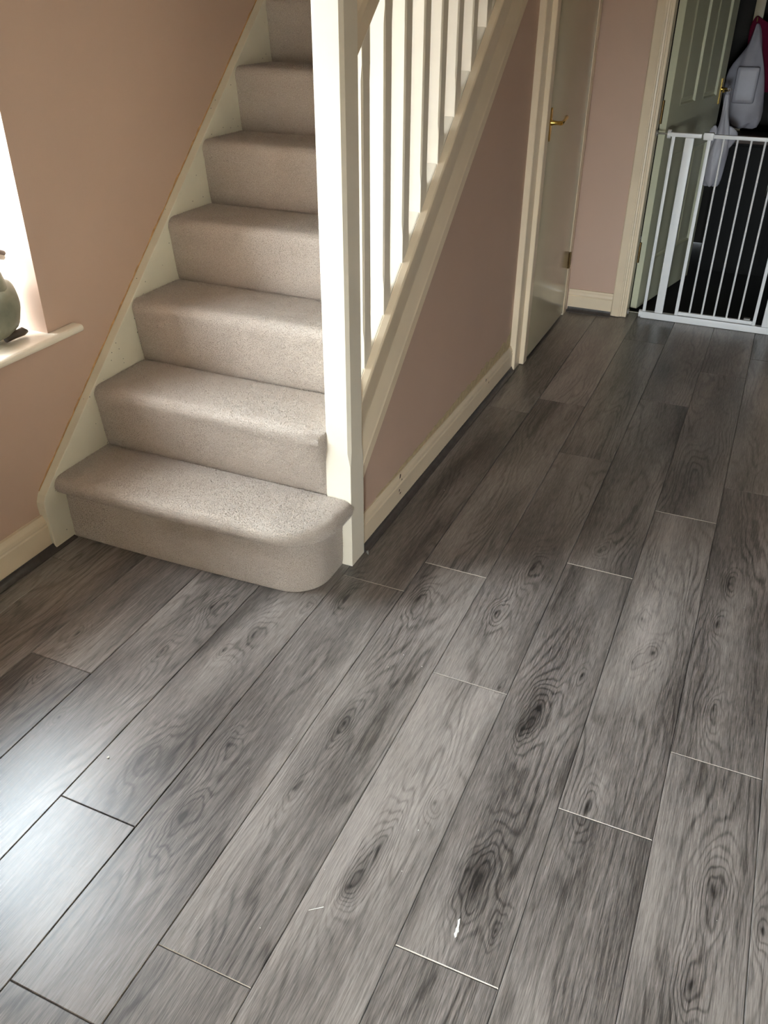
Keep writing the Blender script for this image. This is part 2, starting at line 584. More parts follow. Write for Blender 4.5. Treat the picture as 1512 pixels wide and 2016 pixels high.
# ---- unseen glazed panel, added to light the end wall and gate
d3 = thing('added_light_panel', ((DX0 + DX1) / 2, ADDED_PORCH - .06, 0), 'low white glazed panel added out of view to light the far end', 'window', kind='structure')
boxes('window_frame', [(DX0, DX0 + .03, ADDED_PORCH - .09, ADDED_PORCH - .04, .002, DZ1), (DX1 - .03, DX1, ADDED_PORCH - .09, ADDED_PORCH - .04, .002, DZ1),
                    (DX0 + .03, DX1 - .03, ADDED_PORCH - .09, ADDED_PORCH - .04, .002, DZG), (DX0 + .03, DX1 - .03, ADDED_PORCH - .09, ADDED_PORCH - .04, DZ1 - .1, DZ1)], M['upvc'], d3, .004)
box('pane', (DX0 + .03, DX1 - .03, ADDED_PORCH - .068, ADDED_PORCH - .062, DZG, DZ1 - .1), M['glass'], d3)


# ---- skirtings and floor beads
def skirt(t, h):
    return [(0, 0), (t, 0), (t, h * .70), (t - .0035, h * .735), (t - .001, h * .78), (t - .003, h * .87), (t - .007, h * .94), (t - .009, h), (0, h)]


def bead(r):
    p = [(0, 0), (r, 0), (r, .003)]
    for i in range(1, 7):
        t = math.pi / 2 * i / 7
        p.append((r - (r - .003) * math.sin(t) * 1.0, r - (r - .003) * math.cos(t)))
    return p + [(.003, r), (0, r)]


tag(extrude('baseboard_left', skirt(.020, .119), [lambda a, b: (XL + a, FRONT, b), lambda a, b: (XL + a, 1.515, b)], M['cream']),
    'cream moulded skirting under the window, ending at the stair string', 'skirting', kind='structure')
bs = extrude('baseboard_stairs', skirt(.014, .112), [lambda a, b: (XS + a, 1.889, b), lambda a, b: (XS + a, 3.44, b)], M['cream'])
tag(bs, 'chipped cream skirting under the stairs', 'skirting', kind='structure')
tag(extrude('baseboard_back', skirt(.018, .112), [lambda a, b: (-.8755, YB - a, b), lambda a, b: (-.648, YB - a, b)], M['cream']),
    'short cream skirting between the cupboard door and the doorway', 'skirting', kind='structure')
tag(extrude('trim_1', bead(.021), [lambda a, b: (XL + .020 + a, FRONT, b), lambda a, b: (XL + .020 + a, 1.598, b)], M['bead']),
    'dark grey floor bead along the skirting left of the stairs', 'trim', kind='structure')
tag(extrude('trim_2', bead(.019), [lambda a, b: (XS + .014 + a, 1.890, b), lambda a, b: (XS + .014 + a, 3.437, b)], M['bead']),
    'dark grey floor bead below the skirting under the stairs', 'trim', kind='structure')
tag(extrude('trim_3', bead(.022), [lambda a, b: (-.8725, YB - .018 - a, b), lambda a, b: (-.648, YB - .018 - a, b)], M['bead']),
    'dark grey floor bead at the foot of the end wall', 'trim', kind='structure')
# ragged scraped strip above the stair-side skirting
n = 60
vv, ff = [], []
for i in range(n + 1):
    y = 2.02 + (3.435 - 2.02) * i / n
    g = max(0.0, (y - 2.02) / 1.4)
    h = .114 + .006 * random.random() + .050 * g * (0.6 + 0.6 * random.random())
    if i == n:
        h += .03
    vv += [(XS + .0005, y, .09), (XS + .0016, y, h - .002), (XS + .0005, y, h)]
for i in range(n):
    a = i * 3
    ff += [(a, a + 3, a + 4, a + 1), (a + 1, a + 4, a + 5, a + 2)]
obj_from('scraped_strip', vv, ff, M['plaster'], bs)
for (y, z, w, h) in ((2.175, .112, .006, .016), (2.19, .092, .004, .006), (2.17, .062, .004, .01), (2.178, .048, .007, .006), (3.06, .10, .005, .012), (3.1, .075, .004, .008)):
    xx = XS + .0148
    obj_from('paint_chip', [(xx, y - w, z - h * .5), (xx, y + w * .6, z - h * .4), (xx + .0003, y + w, z + h * .3), (xx, y - w * .3, z + h * .5)], [(0, 1, 2, 3)], M['chip'], bs)

# ---- cupboard door (door_1)
d1 = thing('door_1', (-.89, 3.9, 0), 'flat cream cupboard door with brass lever handle beside the stairs', 'door', kind='structure')


def stepped(name, prof, z0, z1, mat, parent):
    return extrude(name, prof, [lambda a, b: (a, b, z0), lambda a, b: (a, b, z1)], mat, parent)


stepped('architrave', [(XS, 3.440), (-.8945, 3.440), (-.892, 3.4425), (-.8925, 3.523), (XS, 3.523)], 0.001, 2.06, M['cream'], d1)
stepped('door_post', [(XS, 3.5232), (-.875, 3.5232), (-.8728, 3.5255), (-.8728, 3.572), (XS, 3.572)], 0.003, 2.03, M['cream'], d1)
stepped('door_post', [(XS, 4.262), (-.8728, 4.262), (-.8728, 4.318), (-.875, 4.322), (-.885, 4.324), (-.885, 4.3565), (XS, 4.3565)], 0.003, 2.03, M['cream'], d1)
box('door_head', (XS, -.873, 3.5725, 4.2615, 1.985, 2.03), M['cream'], d1)
box('door_leaf', (XS + .004, -.8755, 3.5745, 4.2595, .013, 1.98), M['door'], d1, bev=.002)
hd = None
bm = bmesh.new()
nb = 14
zs = [(.921, .0035), (.928, .009), (.945, .0125), (.965, .0150), (.985, .0135), (1.0, .0120), (1.02, .0125), (1.035, .0115), (1.042, .007), (1.044, .003)]
prof = [(3.594 - w, z) for z, w in zs] + [(3.594 + w, z) for z, w in reversed(zs)]
va = [bm.verts.new((-.8755, a, b)) for a, b in prof]
vb = [bm.verts.new((-.8725, a, b)) for a, b in prof]
vc = [bm.verts.new((-.8708, 3.594 + (a - 3.594) * .75, .983 + (b - .983) * .97)) for a, b in prof]
for r0, r1 in ((va, vb), (vb, vc)):
    for i in range(len(prof)):
        j = (i + 1) % len(prof)
        bm.faces.new((r0[i], r0[j], r1[j], r1[i]))
bm.faces.new(vc)
hp = from_bm('handle_plate', bm, M['brass'], d1)
bm = bmesh.new()
tube(bm, [(-.872, 3.594, .990), (-.862, 3.594, .990), (-.845, 3.594, .990), (-.832, 3.595, .990)], [.0115, .0085, .0072, .0085], 12)
tube(bm, [(-.832, 3.590, .990), (-.829, 3.602, .991), (-.829, 3.63, .995), (-.831, 3.66, .999), (-.834, 3.685, 1.001), (-.836, 3.705, 1.0)], [.0075, .0078, .0062, .0066, .009, .004], 12)
from_bm('lever', bm, M['brass'], d1, True)
for z in (.285, 1.7):
    bm = bmesh.new()
    tube(bm, [(-.8705, 4.2605, z - .04), (-.8705, 4.2605, z + .04)], .005, 10)
    add_box(bm, -.8752, -.8736, 4.236, 4.2605, z - .038, z + .038)
    from_bm('hinge', bm, M['dull_brass'], d1, True)

# ---- doorway to the next room (door_2)
d2 = thing('door_2', (-.56, 4.44, 0), 'moulded four-panel door standing open beyond the gate', 'door', kind='structure')
ARCH = [(0, 0), (0, .017), (.004, .021), (.038, .025), (.043, .022), (.046, .022), (.049, .018), (.055, .017), (.058, .012), (.064, .0125), (.068, .009), (.077, .009), (.077, 0)]
extrude('architrave', ARCH, [lambda a, b: (-.6475 + a, YB - b, .004), lambda a, b: (-.6475 + a, YB - b, 2.1)], M['cream'], d2)
extrude('architrave', ARCH, [lambda a, b: (.2775 - a, YB - b, .004), lambda a, b: (.2775 - a, YB - b, 2.1)], M['cream'], d2)
LIN = [(-.601, 4.365), (-.571, 4.365), (-.571, 4.452), (-.580, 4.452), (-.580, 4.502), (-.601, 4.502)]
stepped('door_lining', LIN, .002, 2.03, M['cream'], d2)
stepped('door_lining', [(.23 - (a + .601), b) for a, b in LIN], .002, 2.03, M['cream'], d2)
box('door_lining', (-.571, .2, 4.365, 4.502, 2.0, 2.03), M['cream'], d2)
for z in (.30, .95, 1.75):
    bm = bmesh.new()
    tube(bm, [(-.5715, 4.494, z - .05), (-.5715, 4.494, z + .05)], .007, 10)
    add_box(bm, -.5802, -.5785, 4.454, 4.492, z - .048, z + .048)
    from_bm('hinge', bm, M['dull_brass'], d2, True)
# leaf, modelled in its own frame: u along the width, v thickness (0 = visible face), z up
LA = Vector((-.541, 4.500, 0))
LD = Vector((.166, .745, 0)).normalized()
LN = Vector((LD.y, -LD.x, 0))


def lf(u, v, z):
    p = LA + LD * u - LN * v
    return (p.x, p.y, z)


bm = bmesh.new()
LW, LZ0, LZ1, LT = .762, .012, 1.985, .033
us = [0, .130, .345, .455, .668, LW]
zs_ = [LZ0, .235, .755, .965, 1.86, LZ1]
nx, nz = len(us), len(zs_)
gridv = [[bm.verts.new(lf(u, 0, z)) for z in zs_] for u in us]
panels = {(1, 1), (3, 1), (1, 3), (3, 3)}
for i in range(nx - 1):
    for j in range(nz - 1):
        c = [gridv[i][j], gridv[i + 1][j], gridv[i + 1][j + 1], gridv[i][j + 1]]
        if (i, j) not in panels:
            bm.faces.new(c)
            continue
        prev = c
        u0, u1, z0, z1 = us[i], us[i + 1], zs_[j], zs_[j + 1]
        for inset, dep in ((.006, -.002), (.012, .009), (.020, .010), (.034, .003)):
            nxt = [bm.verts.new(lf(u, dep, z)) for u, z in ((u0 + inset, z0 + inset), (u1 - inset, z0 + inset), (u1 - inset, z1 - inset), (u0 + inset, z1 - inset))]
            for k in range(4):
                bm.faces.new((prev[k], prev[(k + 1) % 4], nxt[(k + 1) % 4], nxt[k]))
            prev = nxt
        bm.faces.new(prev)
bk = [[bm.verts.new(lf(u, LT, z)) for z in zs_] for u in us]
for i in range(nx - 1):
    for j in range(nz - 1):
        bm.faces.new((bk[i][j], bk[i][j + 1], bk[i + 1][j + 1], bk[i + 1][j]))
    bm.faces.new((gridv[i][0], bk[i][0], bk[i + 1][0], gridv[i + 1][0]))
    bm.faces.new((gridv[i][-1], gridv[i + 1][-1], bk[i + 1][-1], bk[i][-1]))
for j in range(nz - 1):
    bm.faces.new((gridv[0][j], gridv[0][j + 1], bk[0][j + 1], bk[0][j]))
    bm.faces.new((gridv[-1][j], bk[-1][j], bk[-1][j + 1], gridv[-1][j + 1]))
from_bm('door_leaf', bm, M['green_door'], d2)
bm = bmesh.new()
c8 = [lf(u, v, z) for u in (.716, .742) for v in (.0005, -.004) for z in (.925, 1.047)]
vs = [bm.verts.new(c) for c in c8]
for f in ((0, 1, 3, 2), (4, 6, 7, 5), (0, 4, 5, 1), (2, 3, 7, 6), (0, 2, 6, 4), (1, 5, 7, 3)):
    bm.faces.new([vs[i] for i in f])
from_bm('handle_plate', bm, M['brass'], d2)
bm = bmesh.new()
tube(bm, [lf(.729, -.003, .995), lf(.729, -.012, .995), lf(.729, -.03, .995), lf(.729, -.045, .995)], [.012, .009, .0085, .010], 12)
tube(bm, [lf(.734, -.046, .995), lf(.70, -.050, .996), lf(.66, -.048, .996), lf(.625, -.046, .994)], [.009, .008, .0075, .006], 12)
from_bm('lever', bm, M['brass'], d2, True)

# ------------------------------------------------------------------ staircase
st = thing('staircase', (-1.35, 1.6, 0), 'straight staircase with beige carpeted steps between cream strings', 'staircase')
XA, XB = -1.7445, -0.9712
RISE, GO = .1985, .2275


def tread_z(k):
    return .2225 + RISE * (k - 1)


def riser_y(k):
    return 1.811 + GO * (k - 2)


def pile(name, me_obj, density, parent, zmin=None):
    me = me_obj.data
    me.calc_loop_triangles()
    co = np.empty(len(me.vertices) * 3)
    me.vertices.foreach_get('co', co)
    co = co.reshape(-1, 3)
    tri = np.empty(len(me.loop_triangles) * 3, dtype=np.int32)
    me.loop_triangles.foreach_get('vertices', tri)
    tri = tri.reshape(-1, 3)
    a, b, c = co[tri[:, 0]], co[tri[:, 1]], co[tri[:, 2]]
    nr = np.cross(b - a, c - a)
    ar = np.linalg.norm(nr, axis=1) / 2
    ok = ar > 1e-9
    a, b, c, nr, ar = a[ok], b[ok], c[ok], nr[ok], ar[ok]
    nr = nr / np.linalg.norm(nr, axis=1)[:, None]
    n = int(ar.sum() * density)
    idx = rng.choice(len(ar), n, p=ar / ar.sum())
    r1, r2 = np.sqrt(rng.random(n)), rng.random(n)
    P = (1 - r1)[:, None] * a[idx] + (r1 * (1 - r2))[:, None] * b[idx] + (r1 * r2)[:, None] * c[idx]
    N = nr[idx]
    d = N + rng.normal(0, .45, (n, 3))
    d /= np.linalg.norm(d, axis=1)[:, None]
    s = np.cross(d, rng.normal(0, 1, (n, 3)))
    s /= np.linalg.norm(s, axis=1)[:, None]
    L = (.0022 + .0018 * rng.random(n))[:, None]
    w = (.0005 + .0004 * rng.random(n))[:, None]
    V = np.empty((n, 3, 3))
    V[:, 0] = P - N * .0006 - s * w
    V[:, 1] = P - N * .0006 + s * w
    V[:, 2] = P + d * L
    V[:, :, 2] = np.maximum(V[:, :, 2], .0006)
    m2 = bpy.data.meshes.new(name)
    m2.vertices.add(n * 3)
    m2.vertices.foreach_set('co', V.ravel())
    m2.loops.add(n * 3)
    m2.loops.foreach_set('vertex_index', np.arange(n * 3, dtype=np.int32))
    m2.polygons.add(n)
    m2.polygons.foreach_set('loop_start', np.arange(0, n * 3, 3, dtype=np.int32))
    m2.materials.append(M['carpet'])
    m2.update(calc_edges=True)
    o = link(name, m2, parent)
    o['kind'] = 'stuff'
    return o


def arc(cx, cz, r, a0, a1, n):
    return [(cx + r * math.cos(math.radians(a0 + (a1 - a0) * i / n)), cz + r * math.sin(math.radians(a0 + (a1 - a0) * i / n))) for i in range(n + 1)]


# first step: bull-nosed, wraps in front of the newel
def first_step():
    out = [(-1.7445, 1.603), (-1.6, 1.603), (-1.45, 1.604), (-1.3, 1.608), (-1.2, 1.611), (-1.12, 1.614), (-1.06, 1.617)]
    cx, cy, r = -1.035, 1.724, .106
    for i in range(0, 13):
        t = math.radians(-84 + 84 * i / 12)
        out.append((cx + r * math.cos(t), cy + r * math.sin(t)))
    out += [(-.929, 1.76), (-.929, 1.803)]
    nrm = []
    for i in range(len(out)):
        p, q = Vector(out[max(i - 1, 0)]), Vector(out[min(i + 1, len(out) - 1)])
        t = (q - p).normalized()
        nrm.append(Vector((t.y, -t.x)))
    nrm[0] = Vector((0, -1))
    nrm[-1] = Vector((1, 0))
    prof = [(0.0, .0008), (.003, .02), (.004, .09), (.003, .150), (.004, .160), (.010, .164), (.019, .166)]
    prof += arc(.0125, .194, .027, -70, 80, 8)
    prof += [(.008, .2216), (-.006, .2222), (-.02, .2225)]
    prof = [(a, b) for a, b in prof]
    verts, faces = [], []
    n = len(prof)
    for (x, y), nn in zip(out, nrm):
        for o, z in prof:
            # the corner keeps the nosing overhang slightly smaller
            verts.append((x + nn.x * o, y + nn.y * o, z))
    for i in range(len(out) - 1):
        for j in range(n - 1):
            faces.append((i * n + j, (i + 1) * n + j, (i + 1) * n + j + 1, i * n + j + 1))
    last = [i * n + n - 1 for i in range(len(out))]
    b0 = len(verts)
    verts += [(-.9735, 1.803, .2225), (-.9735, 1.807, .2225), (XA, 1.807, .2225), (-.9735, 1.814, .217), (XA, 1.814, .217)]
    faces.append(tuple(last + [b0, b0 + 1, b0 + 2]))
    faces.append((b0 + 1, b0 + 3, b0 + 4, b0 + 2))
    me = bpy.data.meshes.new('step')
    bm = bmesh.new()
    bv = [bm.verts.new(v) for v in verts]
    for f in faces:
        try:
            bm.faces.new([bv[i] for i in f])
        except ValueError:
            pass
    bmesh.ops.recalc_face_normals(bm, faces=bm.faces)
    up_ = sum(f.normal.z * f.calc_area() for f in bm.faces)
    if up_ < 0:
        bmesh.ops.reverse_faces(bm, faces=bm.faces)
    bmesh.ops.triangulate(bm, faces=[f for f in bm.faces if len(f.verts) > 4])
    return from_bm_keep('step', bm, M['carpet'], st)


def from_bm_keep(name, bm, mat, parent):
    me = bpy.data.meshes.new(name)
    bm.to_mesh(me)
    bm.free()
    me.materials.append(mat)
    me.polygons.foreach_set('use_smooth', [True] * len(me.polygons))
    try:
        me.set_sharp_from_angle(angle=math.radians(50))
    except Exception:
        pass
    return link(name, me, parent)


def upper_step(k):
    yb, z0, z1 = riser_y(k), tread_z(k - 1), tread_z(k)
    prof = [(yb + .003, z0 - .004), (yb - .001, z0 + .004), (yb - .006, z0 + .03), (yb - .012, z0 + .08), (yb - .0175, z1 - .055), (yb - .0205, z1 - .040)]
    prof += [(a, b) for a, b in arc(yb + .006, z1 - .028, .028, 195, 92, 7)]
    yn = riser_y(k + 1)
    prof += [(yb + .03, z1 - .0002), (yb + .09, z1), (yn - .02, z1), (yn - .006, z1 - .001), (yn + .001, z1 - .005)]
    nxs = 17
    verts, faces = [], []
    ph = random.random() * 6
    for i in range(nxs):
        x = XA + ((-.9731 if k == 2 else XB) - XA) * i / (nxs - 1)
        if k == 2 and i == nxs - 2:
            x = -.9850
        for (y, z) in prof:
            w = .0012 * math.sin(x * 9 + ph) * math.sin((y + z) * 17 + ph)
            if k == 2:
                y = max(y, 1.8062) if i == nxs - 1 else y
            verts.append((x, y + w, z + w * .5))
    n = len(prof)
    for i in range(nxs - 1):
        for j in range(n - 1):
            faces.append((i * n + j, (i + 1) * n + j, (i + 1) * n + j + 1, i * n + j + 1))
    q0 = (nxs - 1) * n
    verts.append((verts[-1][0], yn, z0 - .004))
    faces.append(tuple(range(q0, q0 + n)) + (len(verts) - 1,))
    bm = bmesh.new()
    bv = [bm.verts.new(v) for v in verts]
    for f in faces:
        bm.faces.new([bv[i] for i in f])
    bmesh.ops.recalc_face_normals(bm, faces=bm.faces)
    if sum(f.normal.z * f.calc_area() for f in bm.faces) < 0:
        bmesh.ops.reverse_faces(bm, faces=bm.faces)
    return from_bm_keep('step', bm, M['carpet'], st)


NSTEP = 11
s1 = first_step()
pile('carpet_pile', s1, 130000, s1)
for k in range(2, NSTEP + 1):
    s = upper_step(k)
    if k <= 8:
        pile('carpet_pile', s, 130000 if k < 4 else 90000 if k < 6 else 55000, s)


# wall string
def wtop(y):
    return .729 + .873 * (y - 2.148)


YE = 4.3
ws = [(1.521, 0.002), (1.517, .03), (1.512, .150), (1.5135, .163), (1.524, wtop(1.524))]
ws += [(YE, wtop(YE)), (YE, wtop(YE) - .34), (1.80, .02), (1.60, .002)]
extrude('wall_string', ws, [lambda a, b: (XL + .0005, a, b), lambda a, b: (-1.7465, a, b), lambda a, b: (-1.7455, a + (.0012 if a < 1.53 else 0), b - (.0012 if b > .17 and b > wtop(a) - .05 else 0))],
        M['string'], st)
# ragged line of old paint along the wall string
vv, ff = [], []
nn_ = 150
for i in range(nn_ + 1):
    y = 1.53 + (3.4 - 1.53) * i / nn_
    z = wtop(y)
    h = .002 + .0045 * abs(math.sin(i * .31) * math.sin(i * .77 + 1)) + .0025 * random.random()
    vv += [(XL + .0010, y, z - .004), (XL + .0022, y, z + h * .6), (XL + .0003, y - .3 * h, z + h)]
for i in range(nn_):
    a = i * 3
    ff += [(a, a + 3, a + 4, a + 1), (a + 1, a + 4, a + 5, a + 2)]
obj_from('old_paint_line', vv, ff, M['ochre'], st)

# ------------------------------------------------------------------ balustrade
bal = thing('balustrade', (-.935, 1.846, 0), 'white square newel post with bannister spindles and sloping string', 'balustrade')


def chamfer_post(name, x0, x1, y0, y1, secs, mat, parent, loc=None):
    """secs: list of (z, chamfer)"""
    bm = bmesh.new()
    rings = []
    for z, c in secs:
        c = max(c, .0012)
        p = [(x0 + c, y0), (x1 - c, y0), (x1, y0 + c), (x1, y1 - c), (x1 - c, y1), (x0 + c, y1), (x0, y1 - c), (x0, y0 + c)]
        rings.append([bm.verts.new((a, b, z)) for a, b in p])
    for r0, r1 in zip(rings, rings[1:]):
        for i in range(8):
            bm.faces.new((r0[i], r0[(i + 1) % 8], r1[(i + 1) % 8], r1[i]))
    bm.faces.new(rings[0][::-1])
    bm.faces.new(rings[-1])
    return from_bm(name, bm, mat, parent)


chamfer_post('newel_post', -.9725, -.8965, 1.8055, 1.8875, [(.0008, .001), (.33, .001), (.37, .0085), (1.44, .0085), (1.47, .001), (1.60, .001)], M['white'], bal)
bm = bmesh.new()
add_box(bm, -.981, -.888, 1.797, 1.896, 1.6005, 1.622, bev=.006)
add_box(bm, -.966, -.903, 1.812, 1.881, 1.6215, 1.65, bev=.014)
from_bm('newel_cap', bm, M['white'], bal, True)

SP = [(-.970, -.006), (-.966, 0), (-.962, 0), (-.9615, -.012), (-.9205, -.012), (-.920, -.0015), (-.9185, -.0015), (-.9030, -.0125), (-.9000, -.0180), (-.8992, -.023),
      (-.9020, -.06), (-.9070, -.112), (-.9074, -.124), (-.9060, -.136), (-.8985, -.199), (-.8965, -.209), (-.8970, -.2125),
      (-.9035, -.215), (-.9035, -.272), (-.906, -.277), (-.913, -.280), (-.970, -.280)]
YS0, YS1 = 1.8885, 3.43
extrude('base_rail', SP, [lambda a, b: (a, YS0, slope(YS0) + b), lambda a, b: (a, YS1, slope(YS1) + b)], M['cream'], bal)
HR = [(-.962, 0), (-.966, .010), (-.966, .060), (-.962, .078), (-.952, .092), (-.940, .097), (-.928, .097), (-.916, .092), (-.906, .078), (-.902, .060), (-.902, .010), (-.906, 0)]


def hrail(y):
    return 1.305 + .873 * (y - 1.8885)


extrude('handrail', HR, [lambda a, b: (a, YS0, hrail(YS0) + b), lambda a, b: (a, YS1, hrail(YS1) + b)], M['cream'], bal)
BW = .044
bme = None
for i in range(12):
    y0 = 1.949 + .1275 * i
    if y0 + BW > YS1 - .01:
        break
    zb = slope(y0) - .0125
    zt = hrail(y0) + .001
    # bottom and top are cut to the slope, square blocks at both ends
    bm = bmesh.new()
    rings = []
    for z, c, tilt in ((zb, .0012, 1), (zb + .085, .0012, 0), (zb + .12, .0042, 0), (zt - .10, .0042, 0), (zt - .065, .0012, 0), (zt, .0012, 1)):
        x0, x1, ya, yb_ = -.963, -.919, y0, y0 + BW
        p = [(x0 + c, ya), (x1 - c, ya), (x1, ya + c), (x1, yb_ - c), (x1 - c, yb_), (x0 + c, yb_), (x0, yb_ - c), (x0, ya + c)]
        rings.append([bm.verts.new((a, b, z + (.873 * (b - y0) if tilt else 0))) for a, b in p])
    for r0, r1 in zip(rings, rings[1:]):
        for q in range(8):
            bm.faces.new((r0[q], r0[(q + 1) % 8], r1[(q + 1) % 8], r1[q]))
    bm.faces.new(rings[0][::-1])
    bm.faces.new(rings[-1])
    from_bm('baluster', bm, M['white'], bal)
    # fillet filling the groove between this spindle and the one below
    ya = YS0 + .0005 if i == 0 else y0 - .1275 + BW + .0005
    yb_ = y0 - .0005
    FP = [(-.9608, -.0118), (-.9608, -.001), (-.957, .0006), (-.925, .0006), (-.9212, -.001), (-.9212, -.0118)]
    extrude('fillet', FP, [lambda a, b, y=ya: (a, y, slope(y) + b), lambda a, b, y=yb_: (a, y, slope(y) + b)], M['white'], bal)

# ------------------------------------------------------------------ safety gate in the doorway
gt = thing('safety_gate', (-.185, 4.41, 0), 'white metal child safety gate with thin bars across the doorway', 'gate')
GY = 4.41


def gbar(x0, x1, z0, z1, dy):
    return (x0, x1, GY - dy, GY + dy, z0, z1)


box('bottom_rail', gbar(-.502, .134, .0015, .0345, .016), M['gate'], gt, .003)
boxes('side_frame', [gbar(-.436, -.397, .035, .860, .012)], M['gate'], gt, .003)
boxes('side_frame', [gbar(.075, .114, .035, .860, .012)], M['gate'], gt, .003)
box('upright', gbar(-.497, -.482, .035, .862, .007), M['gate'], gt, .002)
box('upright', gbar(.118, .131, .035, .862, .007), M['gate'], gt, .002)
box('top_rail', gbar(-.508, -.366, .8605, .8785, .012), M['gate'], gt, .003)
box('top_rail', gbar(.062, .140, .8605, .8785, .012), M['gate'], gt, .003)
sw = boxes('gate_panel', [gbar(-.339, -.323, .0355, .8625, .009), gbar(.031, .046, .0355, .8625, .009), gbar(-.3225, .0305, .037, .054, .008), gbar(-.36, .055, .8635, .8795, .011)], M['gate'], gt, .002)
box('hinge_block', gbar(-.358, -.314, .855, .886, .015), M['gate'], gt, .004)
box('latch', gbar(.02, .06, .856, .900, .020), M['gate'], gt, .006)
box('foot_catch', gbar(-.012, .018, .054, .066, .012), M['seal'], gt, .003)
sp_me = None
for i in range(6):
    x = -.2685 + .0588 * i
    if i == 5:
        break
    o = tubes('spindle', [[(x, GY, .050), (x, GY, .866)]], .0047, M['gate'], gt, 10) if sp_me is None else None
    if sp_me is None:
        sp_me = o
        sp0 = x
    else:
        c = sp_me.copy()
        COL.objects.link(c)
        c.location = (x - sp0, 0, 0)
for (xa, xb, z) in ((-.571, -.51, .870), (-.571, -.505, .020), (.2, .138, .870), (.2, .138, .020)):
    s = 1 if xb > xa else -1
    b = tubes('wall_bolt', [[(xa + s * .003, GY, z), (xb, GY, z)]], .0042, M['steel'], gt, 10)
    c = tubes('bolt_cup', [[(xa + s * .0005, GY, z), (xa + s * .008, GY, z)]], .013, M['seal'], None, 14)
    c.parent = b
    w = tubes('bolt_wheel', [[(xb - s * .008, GY, z), (xb + s * .008, GY, z)]], .019, M['gate'], None, 16)
    w.parent = b


# ------------------------------------------------------------------ bags and furniture in the room beyond
def sack(name, rings, mat, parent=None, seg=28, fold=.12, seed=0, subdiv=1):
    """rings: (z, cx, cy, rx, ry)"""
    rd = random.Random(seed)
    ph = [rd.random() * 6.28 for _ in range(6)]
    bm = bmesh.new()
    rr = []
    for i, (z, cx, cy, rx, ry) in enumerate(rings):
        ring = []
        for k in range(seg):
            t = 2 * math.pi * k / seg
            f = 1 + fold * (.5 * math.sin(3 * t + ph[0] + z * 9) + .35 * math.sin(5 * t + ph[1] - z * 14) + .3 * math.sin(8 * t + ph[2] + z * 22)) + fold * .25 * (rd.random() - .5)
            dz = .012 * fold / .12 * math.sin(4 * t + ph[3] + i) * (1 if 0 < i < len(rings) - 1 else 0)
            ring.append(bm.verts.new((cx + rx * f * math.cos(t), cy + ry * f * math.sin(t), z + dz * min(1, rx / .06))))
        rr.append(ring)
    for a, b in zip(rr, rr[1:]):
        for k in range(seg):
            j = (k + 1) % seg
            bm.faces.new((a[k], a[j], b[j], b[k]))
    bm.faces.new(rr[0][::-1])
    bm.faces.new(rr[-1])
    o = from_bm(name, bm, mat, parent, True)
    if subdiv:
        md = o.modifiers.new('subsurf', 'SUBSURF')
        md.levels = md.render_levels = subdiv
    return o


# thin carrier bag on the door lever
hx, hy = lf(.688, -.052, 0)[:2]
bag1 = thing('carrier_bag', (hx, hy, .54), 'limp white carrier bag hanging from the open door handle behind the gate', 'bag', group='white carrier bags beyond the gate')
sack('bag_body', [(.525, hx, hy, .018, .010), (.532, hx, hy, .036, .02), (.56, hx, hy, .046, .028), (.64, hx + .002, hy, .050, .032), (.72, hx + .008, hy, .050, .032), (.79, hx + .014, hy, .038, .026), (.83, hx + .012, hy, .024, .018), (.88, hx + .006, hy, .017, .012), (.93, hx + .002, hy, .014, .010), (.965, hx, hy, .012, .008), (.982, hx, hy, .010, .012)],
     M['bag_white'], bag1, fold=.22, seed=3)
bm = bmesh.new()
tube(bm, [(hx, hy - .004, .975), (hx - .006, hy - .013, .992), (hx, hy - .016, 1.006), (hx + .004, hy, 1.013), (hx + .006, hy + .014, .996), (hx, hy + .004, .975)], .006, 8)
from_bm('bag_handle', bm, M['bag_white'], bag1, True)
for s, (dx, zt_) in ((-1, (-.062, .812)), (1, (.098, .815))):
    vs = [(hx + s * .012, hy - .012, .835), (hx + s * .04 + .004, hy - .016, .838), (hx + dx, hy - .008, zt_ - .01), (hx + dx * .92, hy + .002, zt_ - .055), (hx + dx * .55, hy - .014, .70), (hx + s * .012, hy - .02, .69)]
    vb = [(a, b + .012, c) for a, b, c in vs]
    n6 = len(vs)
    bm = bmesh.new()
    A_ = [bm.verts.new(v) for v in vs]
    B_ = [bm.verts.new(v) for v in vb]
    for i in range(n6):
        bm.faces.new((A_[i], A_[(i + 1) % n6], B_[(i + 1) % n6], B_[i]))
    bm.faces.new(A_)
    bm.faces.new(B_[::-1])
    o = from_bm('bag_flap', bm, M['bag_white'], bag1, True)
    md = o.modifiers.new('subsurf', 'SUBSURF')
    md.levels = md.render_levels = 2

# pale post with a hook, bags hanging from it
BY = 5.60
post = thing('hook_board', (-.287, 5.70, 0), 'pale upright board with hooks behind the hanging bags', 'hook board')
box('board', (-.322, -.272, 5.685, 5.705, .0005, 2.0), M['door'], post, .003)
for z in (1.30, 1.42):
    tubes('hook', [[(-.297, 5.685, z), (-.297, 5.655, z - .01), (-.297, 5.635, z - .008), (-.297, 5.632, z + .012)]], .004, M['dull_brass'], post, 8)
bg2 = sack('bag_burgundy', [(.95, -.20, 5.662, .03, .008), (.96, -.20, 5.662, .085, .014), (1.05, -.205, 5.660, .105, .016), (1.15, -.215, 5.658, .112, .017), (1.23, -.240, 5.656, .092, .017), (1.28, -.275, 5.648, .052, .016), (1.305, -.296, 5.645, .018, .010), (1.318, -.297, 5.64, .006, .006)],
           M['bag_pink'], fold=.10, seed=5)
bg2.name = 'burgundy_bag'
tag(bg2, 'burgundy plastic bag hanging behind the white bags beyond the gate', 'bag')
